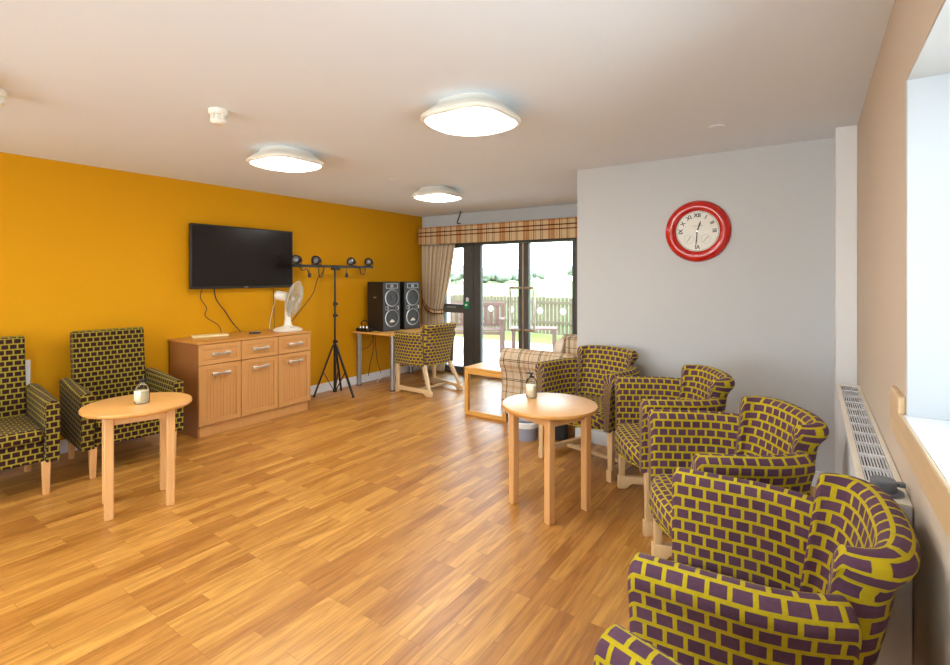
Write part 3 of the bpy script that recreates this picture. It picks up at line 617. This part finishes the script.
# ------------------------------------------------------------------ square armchairs
def square_chair():
    t = thing('square_armchair', '', 'armchair', group='square-armed high-back armchairs by the orange wall')
    m = MB().box(-.253, .253, -.30, .30, .215, .35); m.build('seat_base', 'fab2', t, bevel=.012, seg=3)
    MB().box(-.252, .252, -.325, .26, .352, .44).build('seat', 'fab2', t, bevel=.03, seg=4)
    for s in (-1, 1):
        a = MB(); x0, x1 = (.255, .335) if s > 0 else (-.335, -.255)
        # side panel then padded top, higher at the back
        rows = []; uvs = []
        N = 14
        for i in range(N+1):
            y = -.33+.66*i/N; zt = .615+.03*(i/N)**1.2; sc_ = 1 if 0 < i < N else .9; xm = (x0+x1)/2; hw = (x1-x0)/2*sc_
            row = [(xm-s*hw, y, .215), (xm-s*hw, y, zt-.03), (xm-s*hw*.9, y, zt-.008), (xm-s*hw*.6, y, zt), (xm, y, zt+.004), (xm+s*hw*.6, y, zt), (xm+s*hw*.95, y, zt-.01), (xm+s*hw*1.06, y, zt-.03), (xm+s*hw*1.0, y, zt-.06), (xm+s*hw, y, .215)]
            v = 0; uv = []; l0 = row[0]
            for p in row: v += math.dist((p[0], p[2]), (l0[0], l0[2])); l0 = p; uv.append((y, v))
            uv.append((y, v+.1)); rows.append(row); uvs.append(uv)
        a.grid(rows, uvs, closed=True)
        n = 10
        k = len(a.v); 
        a.f.append(tuple(range(n))[::-1]); a.uv.append([(rows[0][j][0], rows[0][j][2]) for j in range(n)][::-1])
        a.f.append(tuple(N*n+j for j in range(n))); a.uv.append([(rows[-1][j][0], rows[-1][j][2]) for j in range(n)])
        a.build('armrest', 'fab2', t, smooth=50)
    m4 = T(0, .25, .36) @ R('X', -7)
    b_ = MB().box(-.252, .252, -.005, .095, -.14, .66, m4); b_.build('backrest', 'fab2', t, bevel=.02, seg=3)
    for s in (-1, 1):
        MB().bar((s*.262, -.30, .22), (s*.262, -.30, 0), .045, .045, up=(0, 1, 0), w2=.034, h2=.034).build('leg', 'beech', t, bevel=.003)
        MB().bar((s*.262, .27, .22), (s*.262, .31, 0), .045, .045, up=(0, 1, 0), w2=.034, h2=.034).build('leg', 'beech', t, bevel=.003)
    return t
sq = square_chair()
sq.location = (-4.57, 1.718, 0); sq.rotation_euler.z = math.radians(84.6); sq['label'] = 'square-armed high-back armchair behind the left coffee table, beside the sideboard'
dup(sq, (-4.57, .918, 0), math.radians(84.6), 'square-armed high-back armchair half cut off at the left picture edge')
tag(MB().box(XL, XL+.02, 1.17, 1.285, .60, .80).build('wall_socket', 'white', bevel=.004), 'white box on the orange wall between the two square armchairs', 'wall box')
# ------------------------------------------------------------------ round tables
def round_table(loc, rz, sx_, sy_, z, label, top, legs='beech'):
    t = thing('round_table', label, 'table', loc, rz, 'light wood round side tables'); r = .30
    MB().lathe([(.001, z-.024), (r-.006, z-.024), (r, z-.018), (r, z-.006), (r-.003, z-.001)], 72).build('table_edge', 'edge', t, smooth=50)
    MB().lathe([(.001, z-.0009), (r-.003, z-.0009), (r-.006, z), (.001, z)], 72).build('tabletop', top, t, smooth=50)
    for a in (-1, 1):
        for b in (-1, 1): MB().box(a*sx_-.024, a*sx_+.024, b*sy_-.024, b*sy_+.024, 0, z-.024).build('leg', legs, t, bevel=.006, seg=2)
    for a in (-1, 1):
        MB().box(a*sx_-.009, a*sx_+.009, -sy_+.021, sy_-.021, z-.085, z-.024).build('apron', legs, t)
        MB().box(-sx_+.021, sx_-.021, a*sy_-.009, a*sy_+.009, z-.085, z-.024).build('apron', legs, t)
    return t
round_table((-1.377, 2.875, 0), math.radians(-21), .165, .155, .65, 'round side table with a bright reflection, right of centre among the tub armchairs', 'tabtop')
round_table((-3.573, 1.433, 0), math.radians(-17.3), .144, .158, .645, 'round side table in front of the left square armchair', 'tabtop')
def bottle(loc, label, r, h, left):
    b = thing('bottle', label, 'bottle', loc)
    MB().lathe([(.001, 0), (r*.9, 0), (r, .006), (r, h*.62), (r*.85, h*.72), (r*.35, h*.82), (r*.3, h*.88), (.001, h*.88)], 28).build('glass_body', 'bottle', b)
    MB().lathe([(.001, .004), (r*.86, .004), (r*.9, .01), (r*.9, h*.50), (.001, h*.50)], 24).build('gel', 'liquid', b)
    n = 14; rr = r+.0008; a0 = -160 if left else -170
    rows = [[(rr*math.cos(math.radians(a0+130*i/n)), rr*math.sin(math.radians(a0+130*i/n)), z) for i in range(n+1)] for z in (h*.12, h*.55)]
    MB().grid(rows, [[(0, 0)]*(n+1)]*2).build('paper_label', 'label', b, solid=.0006)
    if left: MB().lathe([(.001, h*.87), (r*.36, h*.87), (r*.38, h*.95), (r*.3, h*.97), (.001, h*.97)], 20).build('stopper', 'bag', b)
    else:
        MB().lathe([(.001, h*.80), (r*.5, h*.80), (r*.5, h*.86), (r*.2, h*.88), (r*.2, h*.95), (.001, h*.95)], 20).build('pump_collar', 'black', b)
        MB().box(-r*1.0, r*.35, -r*.28, r*.28, h*.95, h, R('Z', 25)).build('pump_head', 'black', b, bevel=.003)
bottle((-1.545, 2.955, .6505), 'clear pump bottle on the round table among the tub armchairs', .036, .165, False)
bottle((-3.545, 1.443, .6455), 'clear round bottle with a cream label on the left round table', .042, .155, True)
# ------------------------------------------------------------------ sofa, low table and small things
so = thing('sofa', 'beige tartan two-seat sofa with a rolled arm near the garden doors', 'sofa', (-2.13, 4.98, 0))
# local: x -.38 (front) .. .38 ; y -.82 .. .82
MB().box(-.33, .36, -.60, .60, .12, .34).build('seat_frame', 'plaid', so, bevel=.02, seg=3)
for a, b in ((-.59, -.005), (.005, .59)): MB().box(-.36, .16, a, b, .345, .47).build('seat_cushion', 'plaid', so, bevel=.035, seg=4)
MB().box(.19, .375, -.62, .62, .34, .89, T(0, 0, 0)).build('backrest', 'plaid', so, bevel=.05, seg=4)
for s in (-1, 1):
    mb = MB(); rows = []; uvs = []
    cyy, cz, rr = s*.72, .640, .112
    pr = [(s*.605, .12), (s*.605, .56)]+[(cyy-s*rr*math.cos(a), cz+rr*math.sin(a)) for a in [math.radians(q) for q in range(-30, 226, 15)]]+[(s*.775, .50), (s*.765, .40), (s*.785, .30), (s*.79, .12)]
    for i in range(9):
        x = -.40+.74*i/8; k = .93 if i in (0, 8) else 1; cm = s*.70; row = [(x+(0 if k == 1 else 0), cm+(y-cm)*k, .42+(z-.42)*k) for y, z in pr]; v = 0; uv = []; l0 = pr[0]
        for p in pr: v += math.dist(p, l0); l0 = p; uv.append((x, v))
        uv.append((x, v+.15)); rows.append(row); uvs.append(uv)
    rows[1] = [(rows[0][0][0]+.018, y, z) for x, y, z in rows[1]]
    mb.grid(rows, uvs, closed=True, caps=True).build('armrest', 'plaid', so, smooth=50)
for x in (-.32, .30):
    for y in (-.69, .69): MB().lathe([(.001, 0), (.018, 0), (.03, .06), (.034, .12), (.001, .12)], 16, T(x, y, 0)).build('foot', 'beech', so)
cs = thing('scatter_cushion', 'cream scatter cushion leaning in the near corner of the tartan sofa', 'cushion', (-2.14, 4.56, .475), math.radians(28))
rows = []; n = 14
def cushion_mesh(wd_, ht, th):
    m = MB(); vs = []; fs = []
    for sgn in (1, -1):
        k = len(vs)
        for i in range(n+1):
            for j in range(n+1):
                u, v = -1+2*i/n, -1+2*j/n; b = ((1-u**4)*(1-v**4))**.6
                pin = 1-.07*(1-abs(u*v))*(abs(u)**6+abs(v)**6)/2
                vs.append((sgn*th*b, u*wd_*pin, v*ht*pin+ht))
        for i in range(n):
            for j in range(n):
                a = k+i*(n+1)+j; fs.append((a, a+1, a+n+2, a+n+1))
    return m.add(vs, fs)
q = cushion_mesh(.19, .185, .055); q.v = [tuple(R('Y', 14) @ Vector(v)) for v in q.v]; q.build('cover', 'cush', cs, smooth=70)
lt = thing('low_table', 'low light wood table with open frame ends beside the sofa', 'table', (-2.79, 4.30, 0))
for y in (0.0, .78):
    MB().box(-.255, -.21, y, y+.045, 0, .47).box(.21, .255, y, y+.045, 0, .47).box(-.21, .21, y, y+.045, .0, .045).box(-.21, .21, y, y+.045, .43, .47).build('end_frame', 'oakx', lt, bevel=.004)
MB().box(-.255, .255, 0, .825, .472, .50).build('tabletop', 'oakx', lt, bevel=.004)
tag(MB().box(-.06, .06, -.012, .012, 0, .012).build('spectacles_case', 'black', loc=(-2.66, 4.56, .50), rz=.2, bevel=.004), 'small dark pen-like object lying on the low table beside the sofa', 'pen')
bn = thing('waste_bin', 'small grey bin with a white liner behind the round table', 'bin', (-2.13, 3.97, 0))
MB().lathe([(.095, 0), (.115, .15), (.112, .15), (.092, .004), (.001, .004), (.001, 0)], 28).build('bucket', 'bin', bn)
MB().lathe([(.117, .115), (.121, .155), (.112, .165), (.108, .12)], 28, close=True).build('liner', 'liner', bn)
bg_ = thing('handbag', 'black bag on the floor under the tub armchair facing the round table', 'bag', (-1.90, 4.09, 0), .15)
MB().box(-.11, .11, -.05, .05, 0, .15).build('body', 'bag', bg_, bevel=.025, seg=3)
MB().tube([(-.06, -.02, .14), (-.05, -.03, .20), (0, -.035, .22), (.05, -.03, .20), (.06, -.02, .14)], .007, 8).build('handle', 'bag', bg_)
# ------------------------------------------------------------------ clock
ck = thing('wall_clock', 'round wall clock with a wide glossy red rim and white dial', 'clock', (-.737, YG, 1.806))
mf = R('X', 90)
MB().lathe([(.155, .0), (.235, .0), (.238, .012), (.225, .030), (.195, .040), (.168, .034), (.158, .020)], 72, mf, close=True).build('rim', 'red', ck, smooth=60)
MB().lathe([(.001, .002), (.160, .002), (.160, .012), (.001, .012)], 64, mf).build('dial', 'dial', ck)
MB().lathe([(.150, .0122), (.152, .0122), (.152, .0128), (.150, .0128)], 64, mf, close=True).build('minute_track', 'ink', ck)
def text_mesh(txt, size):
    cu_ = bpy.data.curves.new('t', 'FONT'); cu_.body = txt; cu_.size = size; cu_.align_x = 'CENTER'; cu_.align_y = 'CENTER'; cu_.extrude = .0004; cu_.offset = .0012
    o_ = bpy.data.objects.new('t', cu_); C.objects.link(o_); bpy.context.view_layer.update(); dg = bpy.context.evaluated_depsgraph_get()
    me = o_.evaluated_get(dg).to_mesh(); r_ = ([v.co.copy() for v in me.vertices], [tuple(p.vertices) for p in me.polygons]); bpy.data.objects.remove(o_); bpy.data.curves.remove(cu_); return r_
for h_, s_ in ((12, 'XII'), (1, 'I'), (2, 'II'), (3, 'III'), (6, 'VI'), (9, 'IX'), (10, 'X'), (11, 'XI')):
    vs, fs = text_mesh(s_, .041); a = -h_*30
    m4 = T(0, -.0125, 0) @ R('Y', -a) @ T(0, 0, .121) @ R('X', 90)
    MB().add([m4 @ v for v in vs], fs).build('numeral', 'ink', ck)
def hand(ang, ln, w_, name, y=-.016, tail=.02, cx_=0, cz_=0):
    m4 = T(cx_, y, cz_) @ R('Y', ang); MB().add([m4 @ Vector(p) for p in [(-w_/2, 0, -tail), (w_/2, 0, -tail), (w_, 0, ln*.7), (0, 0, ln), (-w_, 0, ln*.7), (-w_/2, -.001, -tail), (w_/2, -.001, -tail), (w_, -.001, ln*.7), (0, -.001, ln), (-w_, -.001, ln*.7)]],
        [(0, 1, 2, 3, 4), (9, 8, 7, 6, 5), (0, 5, 6, 1), (1, 6, 7, 2), (2, 7, 8, 3), (3, 8, 9, 4), (4, 9, 5, 0)]).build(name, 'ink', ck)
hand(18, .085, .0055, 'hour_hand'); hand(185, .120, .004, 'minute_hand', -.018)
for cx_, a in ((-.062, 35), (.062, 42)):
    sdl = MB().lathe([(.034, .0122), (.035, .0122), (.035, .0126), (.034, .0126)], 32, T(cx_, 0, -.062) @ mf, close=True).build('small_dial', 'knob', ck)
    hand(a, .030, .0015, 'small_hand', -.014, .028, cx_, -.062)
MB().box(-.035, .04, -.0127, -.0122, .040, .0425).build('maker_line', 'knob', ck)
MB().lathe([(.001, .018), (.006, .018), (.006, .022), (.001, .022)], 12, mf).build('centre_pin', 'chrome', ck)
# ------------------------------------------------------------------ radiator
rd = thing('radiator', 'long white low-surface radiator casing along the right wall under the window', 'radiator', (0, 0, 0))
rx0, rx1, ry0, ry1, rz1 = .118, .232, 1.83, 3.68, .812
mb = MB().box(rx0, rx0+.012, ry0+.012, ry1-.012, .10, rz1-.004).box(rx1-.01, rx1, ry0+.012, ry1-.012, .10, rz1-.004)
mb.build('front_panel', 'rad', rd, bevel=.003)
MB().box(rx0, rx1, ry0, ry0+.012, .05, rz1-.004).build('end_panel', 'rad', rd, bevel=.002); MB().box(rx0, rx1, ry1-.012, ry1, .05, rz1-.004).build('end_panel', 'rad', rd, bevel=.002)
gy0, gy1 = ry0+.15, ry1-.03
mb = MB().box(rx0, rx1, ry0, gy0, rz1-.004, rz1).box(rx0, rx1, gy1, ry1, rz1-.004, rz1).box(rx0, rx0+.020, gy0, gy1, rz1-.004, rz1).box(rx1-.016, rx1, gy0, gy1, rz1-.004, rz1)
mb.build('top_frame', 'sheet', rd)
bpy.data.objects['top_frame'].data.materials[0] = mat('cream_white_enamel', srgb(234, 228, 214), .4)
mb = MB(); n = 9; gw = (rx1-.016)-(rx0+.020)
for k in range(n): x = rx0+.020+gw*(k+.5)/n; mb.box(x-.0014, x+.0014, gy0, gy1, rz1-.012, rz1-.001)
for k in range(12): y = gy0+(gy1-gy0)*k/11; mb.box(rx0+.020, rx1-.016, y-.006, y+.006, rz1-.012, rz1-.0005)
mb.build('grille', 'rad', rd)
MB().box(rx0+.014, rx1-.012, ry0+.014, ry1-.014, .12, rz1-.06).build('grille_shade_box', 'dark', rd)  # near-black box standing in for the shade below the grille slots
vk = MB().lathe([(.001, 0), (.048, 0), (.048, .006), (.001, .006)], 32, T(.176, 1.905, rz1)).build('valve_plate', 'knob', rd)
MB().lathe([(.001, .006), (.031, .006), (.032, .034), (.029, .038), (.001, .038)], 28, T(.176, 1.905, rz1)).build('valve_head', 'knob', vk)
MB().lathe([(.001, -.005), (.011, -.005), (.011, .006), (.001, .006)], 18, T(.217, 1.915, rz1+.026)).build('valve_lug', 'knob', vk)
MB().tube([(.16, 3.73, 0), (.16, 3.73, .3), (.16, 3.69, .3)], .011, 10).build('pipe', 'rad', rd)
# ------------------------------------------------------------------ outside
struct('ground', MB().box(-40, 12, YB+.31, 9.9, -.12, -.02), 'patio')
tag(MB().box(-60, 30, 9.9, 11.9, -.14, -.03).build('lawn', 'lawn'), 'strip of green lawn in front of the garden fence', 'grass', kind='stuff')
tag(MB().box(-300, 60, 11.9, 180, -.5, -.1).build('field', 'field'), 'wide pale green field beyond the garden fence', 'grass', kind='stuff')
fc = thing('garden_fence', 'weathered vertical-board garden fence across the lawn', 'fence', (0, 0, 0))
YF = 11.5; mb = MB(); x = -16
while x < -3.0:
    mb.box(x, x+.085, YF, YF+.018, .0, .93+random.uniform(-.012, .012)); x += .105
mb.build('board_panel', 'fence', fc)
for z in (.30, .80): MB().box(-16, -3, YF-.03, YF, z-.035, z+.035).build('rail', 'fence', fc)
for x in [-15.5+k*1.9 for k in range(7)]: MB().box(x, x+.08, YF+.018, YF+.1, 0, 1.12).build('post', 'fence', fc)
MB().tube([(-16, YF+.06, 1.08), (-3, YF+.06, 1.08)], .008, 6).build('top_wire', 'steel', fc)
be = thing('garden_bench', 'brown slatted garden bench outside the glass doors', 'bench', (-5.70, 8.05, 0), math.radians(28))
for k in range(5): MB().box(-.75, .75, -.24+k*.095, -.16+k*.095, .41, .435).build('seat_slat', 'bench', be, bevel=.004)
for k in range(12): MB().box(-.70+k*.118, -.63+k*.118, .25, .27, .50, .86).build('back_slat', 'bench', be)
MB().box(-.75, .75, .235, .285, .86, .94).build('top_rail', 'bench', be, bevel=.006); MB().box(-.75, .75, .24, .28, .46, .52).build('lower_rail', 'bench', be)
for s in (-1, 1):
    MB().box(s*.75-.035, s*.75+.035, -.27, -.20, 0, .62).build('leg', 'bench', be); MB().box(s*.75-.035, s*.75+.035, .23, .30, 0, .92).build('leg', 'bench', be)
    MB().box(s*.75-.045, s*.75+.045, -.31, .26, .62, .65).build('armrest', 'bench', be, bevel=.005); MB().box(s*.75-.025, s*.75+.025, -.20, .23, .14, .19).build('side_rail', 'bench', be)
MB().box(-.74, .74, -.245, -.215, .34, .40).build('front_rail', 'bench', be)
gt = thing('garden_table', 'brown slatted garden table beside the bench outside', 'table', (-4.55, 8.8, 0), math.radians(28))
for k in range(5): MB().box(-.45, .45, -.24+k*.1, -.155+k*.1, .43, .455).build('table_slat', 'bench', gt)
for a in (-1, 1):
    for b in (-1, 1): MB().box(a*.40-.03, a*.40+.03, b*.2-.03, b*.2+.03, 0, .43).build('leg', 'bench', gt)
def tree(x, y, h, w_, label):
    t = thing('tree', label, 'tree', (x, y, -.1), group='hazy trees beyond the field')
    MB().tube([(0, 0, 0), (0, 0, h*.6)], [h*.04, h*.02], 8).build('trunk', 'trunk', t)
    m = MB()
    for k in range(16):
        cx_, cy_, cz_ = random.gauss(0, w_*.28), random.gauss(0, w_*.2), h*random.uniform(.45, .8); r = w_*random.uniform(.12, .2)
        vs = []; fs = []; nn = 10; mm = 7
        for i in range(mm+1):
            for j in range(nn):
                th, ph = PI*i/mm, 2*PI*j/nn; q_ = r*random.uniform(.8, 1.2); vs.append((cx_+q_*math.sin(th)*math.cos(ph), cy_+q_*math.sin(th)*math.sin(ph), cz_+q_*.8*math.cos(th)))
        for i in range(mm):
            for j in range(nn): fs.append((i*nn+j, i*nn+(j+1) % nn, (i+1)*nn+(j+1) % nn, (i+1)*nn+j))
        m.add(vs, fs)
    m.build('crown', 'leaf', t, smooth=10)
def outx(px, Y):
    a = (px-475)/498; s, c = math.sin(math.atan(337/498)), math.cos(math.atan(337/498)); return (-s+a*c)/(c+a*s)*Y
tl = [(441, 'hazy tree behind the curtain edge'), (456, 'hazy tree seen through the narrow side window'), (486, 'low hazy tree at the left of the left glass door'), (500, 'broad hazy tree in the middle of the left glass door'), (514, 'hazy tree just left of the door handles'), (536, 'low hazy tree just right of the door handles'), (547, 'darker hazy tree left of the distant house'), (568, 'tall hazy tree at the right edge of the right glass door')]
for i, (px, lb) in enumerate(tl):
    y = 90+i*9; tree(outx(px, y), y, (3.6, 4.2, 3.3, 3.8, 3.4, 3.6, 5.6, 6.0)[i], (9, 9, 11, 11, 9, 7, 6, 6)[i], lb)
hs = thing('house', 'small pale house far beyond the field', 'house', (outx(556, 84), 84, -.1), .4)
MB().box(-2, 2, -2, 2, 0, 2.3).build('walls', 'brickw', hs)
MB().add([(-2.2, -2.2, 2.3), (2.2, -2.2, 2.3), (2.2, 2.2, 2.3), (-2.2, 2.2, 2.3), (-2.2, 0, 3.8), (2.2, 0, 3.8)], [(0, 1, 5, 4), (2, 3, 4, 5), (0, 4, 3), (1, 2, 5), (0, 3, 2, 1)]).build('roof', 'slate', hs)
